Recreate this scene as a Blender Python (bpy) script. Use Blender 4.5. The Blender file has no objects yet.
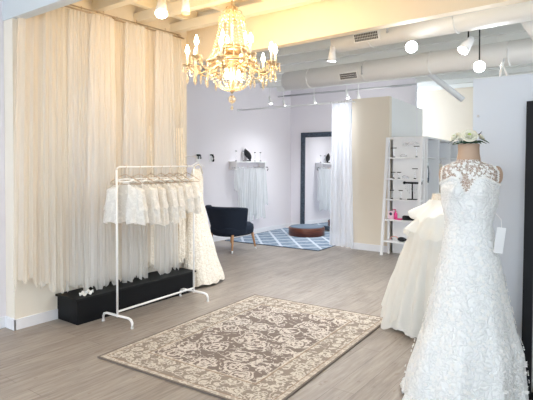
import bpy, bmesh, math, random
from mathutils import Vector, Matrix
from math import sin, cos, pi, radians, exp, sqrt
random.seed(7)
sc = bpy.context.scene
C = sc.collection

# ------------------------------------------------------------------ materials
def mat(name, col=(.8, .8, .8), rough=.5, metal=0, emit=None, es=0, alpha=1, spec=.5):
    m = bpy.data.materials.new(name); m.use_nodes = True
    b = m.node_tree.nodes['Principled BSDF']
    b.inputs['Base Color'].default_value = (*col, 1)
    b.inputs['Roughness'].default_value = rough
    b.inputs['Metallic'].default_value = metal
    b.inputs['Specular IOR Level'].default_value = spec
    if emit:
        b.inputs['Emission Color'].default_value = (*emit, 1)
        b.inputs['Emission Strength'].default_value = es
    b.inputs['Alpha'].default_value = alpha
    return m
class NT:
    def __init__(s, m): s.t = m.node_tree; s.b = s.t.nodes.get('Principled BSDF')
    def n(s, typ, **kw):
        nd = s.t.nodes.new(typ)
        for k, v in kw.items():
            if k in nd.inputs: nd.inputs[k].default_value = v
            else: setattr(nd, k, v)
        return nd
    def l(s, a, b): s.t.links.new(a, b)
    def math(s, op, a, b=None, c=None):
        nd = s.t.nodes.new('ShaderNodeMath'); nd.operation = op
        for i, v in enumerate((a, b, c)):
            if v is None: continue
            if hasattr(v, 'is_output'): s.l(v, nd.inputs[i])
            else: nd.inputs[i].default_value = v
        return nd.outputs[0]
    def mix(s, f, a, b):
        nd = s.t.nodes.new('ShaderNodeMix'); nd.data_type = 'RGBA'
        for i, v in ((0, f), (6, a), (7, b)):
            if hasattr(v, 'is_output'): s.l(v, nd.inputs[i])
            else: nd.inputs[i].default_value = v if i == 0 else (*v, 1)
        return nd.outputs[2]
    def ramp(s, f, stops):
        nd = s.t.nodes.new('ShaderNodeValToRGB'); e = nd.color_ramp.elements
        while len(e) < len(stops): e.new(.5)
        for i, (p, c) in enumerate(stops): e[i].position = p; e[i].color = (*c, 1)
        s.l(f, nd.inputs[0]); return nd.outputs[0]
    def coord(s, which='Object', scale=(1, 1, 1), rot=(0, 0, 0), loc=(0, 0, 0)):
        tc = s.n('ShaderNodeTexCoord'); mp = s.n('ShaderNodeMapping')
        mp.inputs['Scale'].default_value = scale; mp.inputs['Rotation'].default_value = rot; mp.inputs['Location'].default_value = loc
        s.l(tc.outputs[which], mp.inputs[0]); return mp.outputs[0]
    def noise(s, co, scale, detail=3, rough=.5):
        nd = s.n('ShaderNodeTexNoise'); nd.inputs['Scale'].default_value = scale
        nd.inputs['Detail'].default_value = detail; nd.inputs['Roughness'].default_value = rough
        s.l(co, nd.inputs['Vector']); return nd.outputs[0]
    def bump(s, h, st=.3, dist=.01):
        nd = s.n('ShaderNodeBump'); nd.inputs['Strength'].default_value = st; nd.inputs['Distance'].default_value = dist
        s.l(h, nd.inputs['Height']); s.l(nd.outputs[0], s.b.inputs['Normal'])

def plaster(name, col, var=.03):
    m = mat(name, col, .75, spec=.25); t = NT(m)
    co = t.coord(); n = t.noise(co, 1.6, 2)
    c2 = tuple(max(0, c - var) for c in col)
    t.l(t.mix(n, col, c2), t.b.inputs['Base Color'])
    t.bump(t.noise(co, 90, 3), .08, .004); return m
M_wall_warm = plaster('wall_ivory_paint', (.88, .82, .72))
M_wall_cool = plaster('wall_soft_lilac_paint', (.87, .84, .885))
M_wall_cream = plaster('wall_cream_paint', (.84, .76, .64))
M_wall_white = plaster('wall_white_paint', (.90, .90, .89))
M_grey = plaster('partition_blue_grey_paint', (.65, .69, .75))
M_soffit = plaster('soffit_daylight_grey', (.68, .73, .76))  # cool daylight on the face turned from the warm lamps, put into the colour
M_ceil = plaster('ceiling_white_paint', (.90, .91, .88))
M_ceil2 = plaster('ceiling_warm_lit_white', (.90, .84, .70))  # white joists and deck; warm lamp light is mixed into the colour
M_duct = mat('duct_white_paint', (.88, .88, .86), .45)
M_base = mat('baseboard_gloss', (.90, .91, .95), .35)
M_wmetal = mat('white_powder_coat', (.90, .90, .90), .35)
M_white = mat('white_lacquer', (.90, .90, .91), .4)
M_black = mat('black_satin', (.005, .006, .008), .5, spec=.22)
M_blackfab = mat('black_cloth', (.012, .012, .015), .8)
M_brass = mat('antique_brass', (.60, .46, .30), .32, .85)
M_wire = mat('hanger_wire', (.55, .45, .36), .35, .7)
M_steel = mat('brushed_steel', (.6, .6, .62), .35, .9)
M_silver = mat('silver_wire', (.8, .8, .82), .25, .9)
M_mirror = mat('mirror_glass', (.92, .93, .94), .02, 1.0)
M_pink = mat('pink_plastic', (.85, .06, .28), .4)
M_rose = mat('rose_band', (.75, .42, .38), .6)
M_lightwood = mat('beech_leg_wood', (.55, .30, .15), .5)
M_tan = mat('mannequin_jersey', (.52, .37, .27), .75)
M_leaf = mat('dark_green_leaf', (.012, .055, .03), .5)
M_petal = mat('ivory_petal', (.88, .88, .76), .6)
M_center = mat('green_flower_centre', (.45, .55, .15), .6)
M_wax = mat('candle_ivory', (.95, .88, .7), .4)
M_bulb = mat('lit_candle_bulb', (1, .9, .7), .4, emit=(1, .88, .62), es=30)
M_lamp = mat('lit_lamp_lens', (1, 1, 1), .4, emit=(.95, .98, 1), es=22)
M_lampw = mat('lit_lamp_lens_warm', (1, 1, 1), .4, emit=(1, .96, .86), es=25)
M_lampoff = mat('frosted_lens', (.95, .85, .55), .4)
M_card = mat('white_card', (.86, .88, .9), .6)
M_grille = mat('grille_shadow', (.10, .10, .10), .7)
M_stripe = mat('dark_print_cloth', (.05, .06, .10), .8)

def frame_mat():
    m = mat('carved_navy_frame', (.02, .035, .06), .35); t = NT(m); co = t.coord()
    v = t.n('ShaderNodeTexVoronoi'); v.inputs['Scale'].default_value = 30; t.l(co, v.inputs['Vector'])
    t.l(t.mix(v.outputs['Distance'], (.012, .02, .035), (.07, .10, .14)), t.b.inputs['Base Color'])
    t.bump(v.outputs['Distance'], .6, .01); return m
M_frame = frame_mat()
def navy():
    m = mat('navy_wool', (.016, .024, .042), .9, spec=.2); t = NT(m); co = t.coord()
    t.l(t.mix(t.noise(co, 300, 2), (.010, .015, .03), (.03, .042, .065)), t.b.inputs['Base Color'])
    t.bump(t.noise(co, 400, 2), .3, .002); return m
M_navy = navy()
def mahog():
    m = mat('mahogany', (.10, .025, .012), .28); t = NT(m); co = t.coord(scale=(1, 1, 12))
    t.l(t.ramp(t.noise(co, 5, 4), [(.3, (.06, .013, .007)), (.7, (.17, .045, .02))]), t.b.inputs['Base Color']); return m
M_mahog = mahog()
M_greytop = mat('grey_felt_top', (.16, .21, .28), .9)

def tulle(name, col, tr=.3, lace=False, sc_=1.0, thr=.56):
    m = bpy.data.materials.new(name); m.use_nodes = True; t = NT(m); nt = m.node_tree
    nt.nodes.remove(t.b); out = nt.nodes['Material Output']
    d = t.n('ShaderNodeBsdfDiffuse'); tl = t.n('ShaderNodeBsdfTranslucent'); tp = t.n('ShaderNodeBsdfTransparent')
    co = t.coord(scale=(1, 1, .12)); n = t.noise(co, 9 * sc_, 2)
    c2 = tuple(c * .95 for c in col)
    c = t.mix(n, c2, col); t.l(c, d.inputs[0]); t.l(c, tl.inputs[0])
    m1 = t.n('ShaderNodeMixShader'); m1.inputs[0].default_value = .28; t.l(d.outputs[0], m1.inputs[1]); t.l(tl.outputs[0], m1.inputs[2])
    m2 = t.n('ShaderNodeMixShader')
    f = t.math('MULTIPLY_ADD', n, tr * .8, tr * .6)
    if lace:
        co2 = t.coord(); v = t.n('ShaderNodeTexVoronoi'); v.inputs['Scale'].default_value = 60; t.l(co2, v.inputs['Vector'])
        v.feature = 'DISTANCE_TO_EDGE'
        nn = t.noise(co2, 22, 4)
        a = t.math('LESS_THAN', v.outputs['Distance'], .035)
        b = t.math('GREATER_THAN', nn, thr)
        solid = t.math('MAXIMUM', a, b)
        f = t.math('MULTIPLY', t.math('SUBTRACT', 1.0, solid), tr)
    t.l(f, m2.inputs[0]); t.l(m1.outputs[0], m2.inputs[1]); t.l(tp.outputs[0], m2.inputs[2])
    t.l(m2.outputs[0], out.inputs[0]); return m
M_tulle = tulle('ivory_tulle', (.95, .91, .84), .36)
M_tulle2 = tulle('white_tulle', (.95, .93, .90), .42)
M_tulle3 = tulle('champagne_tulle', (.95, .89, .80), .34)
M_veil = tulle('pale_blue_white_veil', (.93, .96, .98), .30)
M_gauze = tulle('white_sheer_curtain', (.93, .95, 1.0), .16)
M_skirt = tulle('soft_white_ball_tulle', (.95, .95, .92), .22)
M_jacket = tulle('white_lace_jacket', (.96, .95, .92), .12, lace=True)
M_illusion = tulle('illusion_lace', (.95, .94, .93), .74, lace=True, thr=.63)

def lace_mat(name, base=(.90, .90, .88), low=(.74, .75, .74), scale=26):
    m = mat(name, base, .7, spec=.3); t = NT(m); co = t.coord()
    w = t.noise(co, 9, 3)
    v = t.n('ShaderNodeTexVoronoi'); v.inputs['Scale'].default_value = scale; v.feature = 'DISTANCE_TO_EDGE'
    mp = t.n('ShaderNodeVectorMath'); mp.operation = 'MULTIPLY_ADD'
    nz = t.n('ShaderNodeTexNoise'); nz.inputs['Scale'].default_value = 14; t.l(co, nz.inputs['Vector'])
    t.l(nz.outputs['Color'], mp.inputs[0]); mp.inputs[1].default_value = (.12, .12, .12); t.l(co, mp.inputs[2])
    t.l(mp.outputs[0], v.inputs['Vector'])
    e = t.math('SMOOTH_MIN', v.outputs['Distance'], .25, .1)
    n2 = t.noise(co, 60, 3)
    h = t.math('ADD', t.math('MULTIPLY', e, 2.2), t.math('MULTIPLY', n2, .55))
    c = t.ramp(h, [(.18, low), (.5, base)])
    t.l(c, t.b.inputs['Base Color']); t.bump(h, .7, .012)
    t.b.inputs['Subsurface Weight'].default_value = 0
    return m
M_lace = lace_mat('white_floral_lace', (.93, .95, .95), (.77, .80, .81), 30)
M_lace_iv = lace_mat('ivory_lace', (.88, .83, .74), (.70, .63, .52), 20)
M_applique = mat('applique_thread', (.95, .95, .93), .8)

def floor_mat():
    m = mat('wood_look_planks', (.5, .45, .4), .42); t = NT(m)
    co = t.coord(rot=(0, 0, pi / 2))
    br = t.n('ShaderNodeTexBrick'); t.l(co, br.inputs['Vector'])
    br.inputs['Scale'].default_value = 1; br.inputs['Brick Width'].default_value = 1.22; br.inputs['Row Height'].default_value = .16
    br.inputs['Mortar Size'].default_value = .0022; br.inputs['Mortar Smooth'].default_value = .3
    br.inputs['Color1'].default_value = (0, 0, 0, 1); br.inputs['Color2'].default_value = (1, 1, 1, 1)
    br.offset = .37
    g = t.coord(scale=(16, 1.3, 1)); n = t.noise(g, 2.6, 5, .6)
    n2 = t.noise(t.coord(scale=(3, 1, 1)), 1.7, 3, .6)
    kn = t.noise(t.coord(scale=(5, 2, 1)), 3.5, 2)
    c = t.ramp(n, [(.25, (.180, .148, .124)), (.5, (.285, .244, .209)), (.75, (.40, .352, .305))])
    c = t.mix(t.math('MULTIPLY', br.outputs[0], .28), c, (.50, .445, .39))
    c = t.mix(t.math('MULTIPLY', t.math('GREATER_THAN', n2, .56), .18), c, (.25, .22, .20))
    c = t.mix(t.math('MULTIPLY', t.math('GREATER_THAN', kn, .69), .5), c, (.20, .14, .11))
    c = t.mix(t.math('MULTIPLY', br.outputs['Fac'], .65), c, (.13, .11, .10))
    t.l(c, t.b.inputs['Base Color']); t.bump(n, .12, .003)
    t.l(t.math('MULTIPLY_ADD', n2, .2, .28), t.b.inputs['Roughness'])
    return m
M_floor = floor_mat()

def rug_mat(W=1.55, L=2.12):
    m = mat('floral_rug_pile', (.4, .35, .3), .95, spec=.1); t = NT(m)
    tc = t.n('ShaderNodeTexCoord'); co = tc.outputs['Object']
    sep = t.n('ShaderNodeSeparateXYZ'); t.l(co, sep.inputs[0])
    ax = t.math('ABSOLUTE', sep.outputs[0]); ay = t.math('ABSOLUTE', sep.outputs[1])
    dx = t.math('SUBTRACT', W / 2, ax); dy = t.math('SUBTRACT', L / 2, ay)
    edge = t.math('MINIMUM', dx, dy)
    def rosettes(scale, nb, seed):
        mp = t.coord(scale=(1, 1, 0), loc=(seed, seed * .7, 0))
        v = t.n('ShaderNodeTexVoronoi'); v.inputs['Scale'].default_value = scale; v.inputs['Randomness'].default_value = .55
        nz = t.n('ShaderNodeTexNoise'); nz.inputs['Scale'].default_value = scale * 2.2; nz.inputs['Detail'].default_value = 3; t.l(mp, nz.inputs['Vector'])
        va = t.n('ShaderNodeVectorMath'); va.operation = 'MULTIPLY_ADD'; t.l(nz.outputs['Color'], va.inputs[0])
        va.inputs[1].default_value = (.62 / scale,) * 3; t.l(mp, va.inputs[2]); t.l(va.outputs[0], v.inputs['Vector'])
        r = v.outputs['Distance']
        s1 = t.math('SINE', t.math('MULTIPLY', r, nb))
        on = t.math('GREATER_THAN', s1, -.15)
        near = t.math('LESS_THAN', r, .42)
        return t.math('MULTIPLY', on, near)
    big = rosettes(4.3, 36, .3)
    sml = rosettes(12, 24, 1.7)
    mp = t.coord(); v = t.n('ShaderNodeTexVoronoi'); v.feature = 'DISTANCE_TO_EDGE'; v.inputs['Scale'].default_value = 8.5
    nz = t.n('ShaderNodeTexNoise'); nz.inputs['Scale'].default_value = 9; nz.inputs['Detail'].default_value = 2; t.l(mp, nz.inputs['Vector'])
    va = t.n('ShaderNodeVectorMath'); va.operation = 'MULTIPLY_ADD'; t.l(nz.outputs['Color'], va.inputs[0]); va.inputs[1].default_value = (.14,) * 3
    t.l(mp, va.inputs[2]); t.l(va.outputs[0], v.inputs['Vector'])
    vine = t.math('LESS_THAN', v.outputs['Distance'], .035)
    brk = t.math('GREATER_THAN', t.noise(mp, 30, 2), .47)
    vine = t.math('MULTIPLY', vine, brk)
    pat = t.math('MAXIMUM', t.math('MAXIMUM', big, vine), t.math('MULTIPLY', sml, t.math('GREATER_THAN', t.noise(mp, 5, 1), .5)))
    fine = t.noise(mp, 55, 2)
    pat = t.math('MULTIPLY', pat, t.math('MULTIPLY_ADD', t.math('GREATER_THAN', fine, .43), .55, .42))
    field = t.mix(pat, (.215, .175, .155), (.64, .58, .52))
    # border: paler, busier
    bp = t.math('MAXIMUM', rosettes(6.5, 30, 2.9), sml)
    bp = t.math('MAXIMUM', bp, vine)
    bp = t.math('MULTIPLY', bp, t.math('MULTIPLY_ADD', t.math('GREATER_THAN', fine, .42), .6, .4))
    border = t.mix(bp, (.285, .24, .205), (.60, .55, .48))
    inb = t.math('LESS_THAN', edge, .27)
    c = t.mix(inb, field, border)
    def line(a, b, col, c, k=.7):
        f = t.math('MULTIPLY', t.math('GREATER_THAN', edge, a), t.math('LESS_THAN', edge, b))
        return t.mix(t.math('MULTIPLY', f, k), c, col)
    c = line(.262, .275, (.30, .21, .15), c); c = line(.045, .055, (.30, .21, .15), c)
    c = line(.275, .29, (.66, .60, .5), c, .5); c = line(.012, .045, (.62, .55, .47), c, .4); c = line(-.01, .012, (.17, .14, .12), c, .9)
    t.l(c, t.b.inputs['Base Color']); t.bump(t.noise(mp, 260, 2), .4, .004)
    return m
M_rug = rug_mat()
def rug2_mat():
    m = mat('trellis_rug_pile', (.3, .4, .5), .95, spec=.1); t = NT(m)
    tc = t.n('ShaderNodeTexCoord'); sep = t.n('ShaderNodeSeparateXYZ'); t.l(tc.outputs['Object'], sep.inputs[0])
    x, y = sep.outputs[0], sep.outputs[1]
    def ln(sgn):
        s = t.math('ADD', t.math('MULTIPLY', x, 2.4), t.math('MULTIPLY', y, 2.0 * sgn))
        f = t.math('FRACT', s); f = t.math('ABSOLUTE', t.math('SUBTRACT', f, .5))
        return t.math('LESS_THAN', f, .075)
    pat = t.math('MAXIMUM', ln(1), ln(-1))
    n = t.noise(t.coord(), 9, 4, .7)
    base = t.ramp(n, [(.35, (.16, .22, .30)), (.65, (.30, .37, .46))])
    t.l(t.mix(pat, base, (.56, .62, .70)), t.b.inputs['Base Color']); return m
M_rug2 = rug2_mat()
def crystal_mat():
    m = bpy.data.materials.new('cut_crystal'); m.use_nodes = True; t = NT(m); nt = m.node_tree; nt.nodes.remove(t.b)
    g = t.n('ShaderNodeBsdfGlossy'); g.inputs['Roughness'].default_value = .12; g.inputs[0].default_value = (1, .95, .85, 1)
    tp = t.n('ShaderNodeBsdfTransparent'); tp.inputs[0].default_value = (.97, .93, .84, 1)
    d = t.n('ShaderNodeBsdfTranslucent'); d.inputs[0].default_value = (1, .9, .72, 1)
    a = t.n('ShaderNodeMixShader'); a.inputs[0].default_value = .5; t.l(g.outputs[0], a.inputs[1]); t.l(d.outputs[0], a.inputs[2])
    b = t.n('ShaderNodeMixShader'); b.inputs[0].default_value = .52; t.l(a.outputs[0], b.inputs[1]); t.l(tp.outputs[0], b.inputs[2])
    t.l(b.outputs[0], nt.nodes['Material Output'].inputs[0]); return m
M_crystal = crystal_mat()

# ------------------------------------------------------------------ mesh helpers
class MB:
    def __init__(s): s.bm = bmesh.new()
    def box(s, a, b, rz=0, bev=0):
        cx = [(a[i] + b[i]) / 2 for i in range(3)]; d = [abs(b[i] - a[i]) for i in range(3)]
        mtx = Matrix.Translation(cx) @ Matrix.Rotation(rz, 4, 'Z') @ Matrix.Diagonal((*d, 1))
        r = bmesh.ops.create_cube(s.bm, size=1, matrix=mtx)
        if bev:
            es = list({e for v in r['verts'] for e in v.link_edges})
            bmesh.ops.bevel(s.bm, geom=es, offset=bev, segments=2, affect='EDGES', profile=.6)
        return s
    def cyl(s, p, q, r1, r2=None, n=12):
        p, q = Vector(p), Vector(q); d = q - p; r2 = r1 if r2 is None else r2
        m = Matrix.Translation((p + q) / 2) @ d.to_track_quat('Z', 'Y').to_matrix().to_4x4()
        bmesh.ops.create_cone(s.bm, cap_ends=True, segments=n, radius1=r1, radius2=r2, depth=d.length, matrix=m); return s
    def ball(s, c, r, sx=1, sy=1, sz=1, n=10):
        m = Matrix.Translation(c) @ Matrix.Diagonal((sx, sy, sz, 1))
        bmesh.ops.create_uvsphere(s.bm, u_segments=n, v_segments=max(4, n // 2 + 1), radius=r, matrix=m); return s
    def ico(s, c, r, sz=1):
        bmesh.ops.create_icosphere(s.bm, subdivisions=1, radius=r, matrix=Matrix.Translation(c) @ Matrix.Diagonal((1, 1, sz, 1))); return s
    def lathe(s, prof, c=(0, 0, 0), n=20, cap=True):
        rings = []
        for r, z in prof:
            rings.append([s.bm.verts.new((c[0] + r * cos(2 * pi * i / n), c[1] + r * sin(2 * pi * i / n), c[2] + z)) for i in range(n)])
        for a, b in zip(rings, rings[1:]):
            for i in range(n): s.bm.faces.new((a[i], a[(i + 1) % n], b[(i + 1) % n], b[i]))
        if cap:
            for g in (rings[0], rings[-1]):
                try: s.bm.faces.new(g)
                except ValueError: pass
        return s
    def tube(s, pts, r, n=8, closed=False):
        pts = [Vector(p) for p in pts]; rings = []
        for i, p in enumerate(pts):
            if closed: d = pts[(i + 1) % len(pts)] - pts[i - 1]
            else: d = pts[min(i + 1, len(pts) - 1)] - pts[max(i - 1, 0)]
            q = d.to_track_quat('Z', 'Y'); rr = r(i / (len(pts) - 1)) if callable(r) else r
            rings.append([s.bm.verts.new(p + q @ Vector((rr * cos(2 * pi * k / n), rr * sin(2 * pi * k / n), 0))) for k in range(n)])
        pr = list(zip(rings, rings[1:])) + ([(rings[-1], rings[0])] if closed else [])
        for a, b in pr:
            for k in range(n): s.bm.faces.new((a[k], a[(k + 1) % n], b[(k + 1) % n], b[k]))
        if not closed: s.bm.faces.new(rings[0]); s.bm.faces.new(rings[-1])
        return s
    def grid(s, f, nu, nv, closed=False, keep=None):
        vs = [[s.bm.verts.new(f(u / nu, v / nv)) for u in range(nu + (0 if closed else 1))] for v in range(nv + 1)]
        for v in range(nv):
            for u in range(nu):
                u2 = (u + 1) % nu if closed else u + 1
                if keep and not keep((u + .5) / nu, (v + .5) / nv): continue
                s.bm.faces.new((vs[v][u], vs[v][u2], vs[v + 1][u2], vs[v + 1][u]))
        return s
    def prism(s, poly, z0, z1):
        lo = [s.bm.verts.new((x, y, z0)) for x, y in poly]; hi = [s.bm.verts.new((x, y, z1)) for x, y in poly]
        n = len(poly)
        for i in range(n): s.bm.faces.new((lo[i], lo[(i + 1) % n], hi[(i + 1) % n], hi[i]))
        s.bm.faces.new(lo[::-1]); s.bm.faces.new(hi); return s
    def build(s, name, m, parent=None, smooth=False, solid=0, sub=0, loc=None):
        loose = [v for v in s.bm.verts if not v.link_faces]
        bmesh.ops.delete(s.bm, geom=loose, context='VERTS')
        bmesh.ops.recalc_face_normals(s.bm, faces=s.bm.faces)
        me = bpy.data.meshes.new(name); s.bm.to_mesh(me); s.bm.free()
        if smooth: me.shade_smooth()
        me.materials.append(m)
        o = bpy.data.objects.new(name, me); C.objects.link(o)
        if parent: o.parent = parent
        if loc: o.location = loc
        if solid: md = o.modifiers.new('s', 'SOLIDIFY'); md.thickness = solid
        if sub: md = o.modifiers.new('u', 'SUBSURF'); md.levels = sub; md.render_levels = sub
        return o
def tag(o, label=None, cat=None, group=None, kind=None):
    if label: o['label'] = label
    if cat: o['category'] = cat
    if group: o['group'] = group
    if kind: o['kind'] = kind
    return o
def thing(name, label, cat, loc=(0, 0, 0), rz=0, group=None):
    o = bpy.data.objects.new(name, None); C.objects.link(o); o.location = loc; o.rotation_euler.z = rz
    o.empty_display_size = .1
    return tag(o, label, cat, group)
def struct(name, b, m, smooth=False):
    return tag(b.build(name, m, smooth=smooth), kind='structure')
def copy_tree(o, parent=None):
    c = o.copy(); C.objects.link(c)
    if parent: c.parent = parent
    for ch in [x for x in o.children]: copy_tree(ch, c)
    return c

# ------------------------------------------------------------------ camera
cam = bpy.data.cameras.new('camera'); co = bpy.data.objects.new('camera', cam); C.objects.link(co)
cam.sensor_width = 36; cam.lens = 496 / 533 * 36; cam.shift_y = (170.7 - 200) / 533; cam.clip_start = .05
co.location = (0, 0, 1.5); co.rotation_euler = (radians(89), 0, radians(36.6)); sc.camera = co

# ------------------------------------------------------------------ room shell
XL, XB, YA, YH = -4.43, -6.36, 2.197, 4.2
struct('floor', MB().box((-6.6, -3.3, -.1), (2.7, 11.5, 0)), M_floor)
struct('wall_left', MB().box((-4.75, YA, 0), (XL, 4.32, 3.3)), M_wall_warm)
struct('wall_left_near', MB().box((-4.75, -3.2, 0), (-4.585, YA - .002, 3.3)), M_wall_cool)
struct('wall_left_rear', MB().box((XB - .15, 4.3, 0), (XB, 9.65, 3.3)), M_wall_cool)
struct('wall_recess', MB().box((XB - .15, 4.16, 0), (-4.752, 4.298, 3.3)), M_wall_cool)
struct('wall_back', MB().box((XB, 9.5, 0), (-3.46, 9.65, 3.3)), M_wall_cool)
struct('wall_back_right', MB().box((-3.9, 11.2, 0), (2.6, 11.35, 3.3)), M_wall_cream)
WR = MB().box((2.5, -3.2, 0), (2.65, 4.6, 3.3)).box((2.5, 4.6, 0), (2.65, 11.2, .7)).box((2.5, 4.6, 2.9), (2.65, 11.2, 3.3))
WR.box((2.5, 9.3, .7), (2.65, 11.2, 2.9))
for y in (6.1, 7.7): WR.box((2.5, y, .7), (2.65, y + .2, 2.9))
struct('wall_right', WR, M_wall_white)   # unseen window openings, added so daylight brightens the rear room
sk = (-.113, .9936)
def skp(x, y, t, off=0): return (x + sk[0] * t + sk[1] * off, y + sk[1] * t - sk[0] * off)
# cream fitting-room panel and its white return
struct('wall_panel', MB().box((-3.93, 7.766, 0), (-3.25, 7.86, 2.585)), M_wall_cream)
p0, p1 = skp(-3.25, 7.766, 0), skp(-3.25, 7.766, 2.38)
struct('wall_panel_return', MB().prism([p0, p1, (p1[0] - .12, p1[1]), (p0[0] - .12, p0[1] + .1)], 0, 2.59), M_wall_white)
struct('wall_partition', MB().box((-.915, 3.66, 0), (1.6, 3.74, 2.08)), M_grey)
struct('wall_header', MB().prism([(XB, 4.436), (2.5, 3.913), (2.5, 4.02), (XB, 4.54)], 2.715, 3.3), plaster('header_warm_lit_ivory', (.90, .78, .60)))  # orange chandelier light is put into the header's base colour
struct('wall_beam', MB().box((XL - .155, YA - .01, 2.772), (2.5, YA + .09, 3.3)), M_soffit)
# shop front behind the camera: piers and head around wide openings
MBf = MB().box((-4.75, -3.3, 2.75), (2.65, -3.15, 3.3)).box((-4.75, -3.3, 0), (2.65, -3.15, .25))
for x in (-4.75, -2.3, .15, 2.5): MBf.box((x, -3.3, .25), (x + .15, -3.15, 2.75))
struct('wall_front', MBf, M_wall_white)
struct('ceiling', MB().box((-6.6, YA + .05, 3.26), (2.7, YH + .05, 3.36)), M_ceil2)
struct('ceiling_near', MB().box((-6.6, -3.3, 3.26), (2.7, YA + .05, 3.36)), M_ceil)
struct('ceiling_rear', MB().box((-6.6, YH + .05, 3.2), (2.7, 11.5, 3.36)), M_ceil)
k = 1
for y in (4.04, 3.52, 3.0, 2.48):
    struct('trim_%d' % k, MB().box((XL, y, 3.03), (2.5, y + .09, 3.13)), M_ceil2); k += 1
for i in range(12):
    x = -4.2 + i * .58
    struct('trim_%d' % k, MB().box((x, YA + .09, 3.13), (x + .07, YH, 3.26)), M_ceil2); k += 1
for i in range(11):
    y = 4.75 + i * .6
    struct('trim_%d' % k, MB().box((XB, y, 3.06), (2.5, y + .09, 3.2)), M_ceil); k += 1
def bb(name, a, b): return struct(name, MB().box(a, b), M_base)
bb('baseboard_left', (XL, YA - .012, 0), (XL + .015, 4.32, .095))
bb('baseboard_left_end', (-4.585, YA - .015, 0), (XL + .015, YA, .10))
bb('baseboard_left_near', (-4.585, -3.1, 0), (-4.572, YA - .015, .10))
bb('baseboard_left_rear', (XB, 4.3, 0), (XB + .015, 9.5, .10))
bb('baseboard_back', (XB, 9.485, 0), (-3.9, 9.5, .10))
bb('baseboard_panel', (-3.93, 7.75, 0), (-3.24, 7.766, .11))
bb('baseboard_partition', (-.915, 3.645, 0), (1.6, 3.66, .10))

# ------------------------------------------------------------------ ducts and pipes in the rear ceiling
def duct(label, x0, x1, y, z, r, vx0, vx1, collar):
    t = thing('air_duct', label, 'duct', (0, y - .16, z), radians(-3.4 if y < 6 else -2.2), group=None)
    d = MB().cyl((x0, 0, 0), (x1, 0, 0), r, n=32)
    x = x0 + .45
    while x < x1:
        d.tube([(x, (r + .003) * cos(a * pi / 12), (r + .003) * sin(a * pi / 12)) for a in range(24)], .008, 6, closed=True); x += .9
    d.build('pipe', M_duct, t, True)
    an = radians(-12)
    g = MB().box((vx0, -r - .012, -.05), (vx1, -r + .04, .05)); g = g.build('vent_grille', M_duct, t); g.rotation_euler.x = radians(22)
    s = MB()
    n = int((vx1 - vx0) / .02)
    for i in range(n):
        a = vx0 + .012 + i * (vx1 - vx0 - .024) / n
        for j in range(3): s.box((a, -r - .016, -.040 + j * .027), (a + .014, -r - .011, -.018 + j * .027))
    s.build('vent_slots', M_grille, t).rotation_euler.x = radians(22)
    MB().cyl((collar, -r - .02, .05), (collar, -r - .02, -.05), .008, n=8).ball((collar, -r - .02, -.055), .014).build('damper_lever', M_steel, t, True)
    return t
duct('round white air duct with a grille, high up just behind the warm-lit header', -2.74, 1.8, 5.02, 2.885, .14, -2.44, -2.14, -2.04)
duct('round white air duct with a smaller grille, the one deeper in the room', -4.3, 1.8, 6.3, 2.735, .14, -3.29, -3.01, -2.94)
t = thing('cross_duct', 'short fat white duct joining the two long ducts, high at right', 'duct', (-.72, 5.66, 2.88))
MB().cyl((0, -.50, 0), (0, .50, -.06), .17, n=28).build('pipe', M_duct, t, True)
for y in (-.3, .3): MB().cyl((0, y - .015, 0), (0, y + .015, 0), .18, n=28).build('collar', M_duct, t, True)
tag(MB().cyl((-2.95, 8.43, 3.11), (-2.38, 8.85, 2.57), .05, n=16).build('white_pipe', M_white, smooth=True), 'thick white pipe slanting down from the rear ceiling above the open shelving', 'pipe')
for i, (y, z) in enumerate(((8.9, 2.93), (9.15, 2.98))):
    tag(MB().cyl((-6.3, y, z), (-3.3, y, z - .02), .014, n=8).build('conduit_pipe', M_steel, smooth=True),
        'thin grey conduit under the ceiling above the standing mirror, the %s of two' % ('lower' if i == 0 else 'upper'), 'conduit')
for i, x in enumerate((-.97, -.92)):
    tag(MB().tube([(-1.21, 6.17, 2.68), (-1.0 + .01 * i, 5.0, 2.40 - .01 * i), (-.75 + .05 * i, 3.70, 2.081)], .008, 6).build('white_cable', M_white, smooth=True),
        'thin white cable dropping behind the grey partition, the %s of a pair' % ('left' if i == 0 else 'right'), 'cable')
tag(MB().box((-5.05, 9.47, 2.32), (-4.72, 9.499, 2.62), bev=.005).build('wall_vent', mat('pale_blue_vent', (.66, .74, .84), .5)), 'pale blue-grey vent panel on the back wall above the mirror', 'vent')

# ------------------------------------------------------------------ lamps
def spot_light(parent, loc, direction, energy, col, size=radians(100), blend=.8, r=.05):
    l = bpy.data.lights.new('spot', 'SPOT'); l.energy = energy; l.color = col; l.spot_size = size; l.spot_blend = blend; l.shadow_soft_size = r
    o = bpy.data.objects.new('lamp_light', l); C.objects.link(o); o.location = loc
    o.rotation_euler = Vector(direction).to_track_quat('-Z', 'Y').to_euler(); o.parent = parent; return o
def track_head(label, loc, ztop, d, energy, col=(.93, .97, 1), lens=None, r=.05, name='track_spotlight', stem_m=None, size=radians(110)):
    t = thing(name, label, 'lamp', loc); d = Vector(d).normalized()
    h = MB().cyl(d * .0, -d * .16, r, r * .62, n=20); h.build('housing', M_wmetal, t, True)
    MB().cyl(d * .001, d * .006, r * .93, n=20).build('lens', lens or M_lamp, t, True)
    MB().cyl(-d * .10, (-d.x * .10, -d.y * .10, ztop - loc[2]), .007, n=8).build('stem', stem_m or M_black, t)
    if energy: spot_light(t, d * .03, d, energy, col, size)
    return t
track_head('round white spotlight glowing at the left of the rear ceiling, under the first duct', (-2.76, 4.95, 2.64), 3.06, (-.15, .1, -.9), 170, stem_m=M_wmetal)
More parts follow.
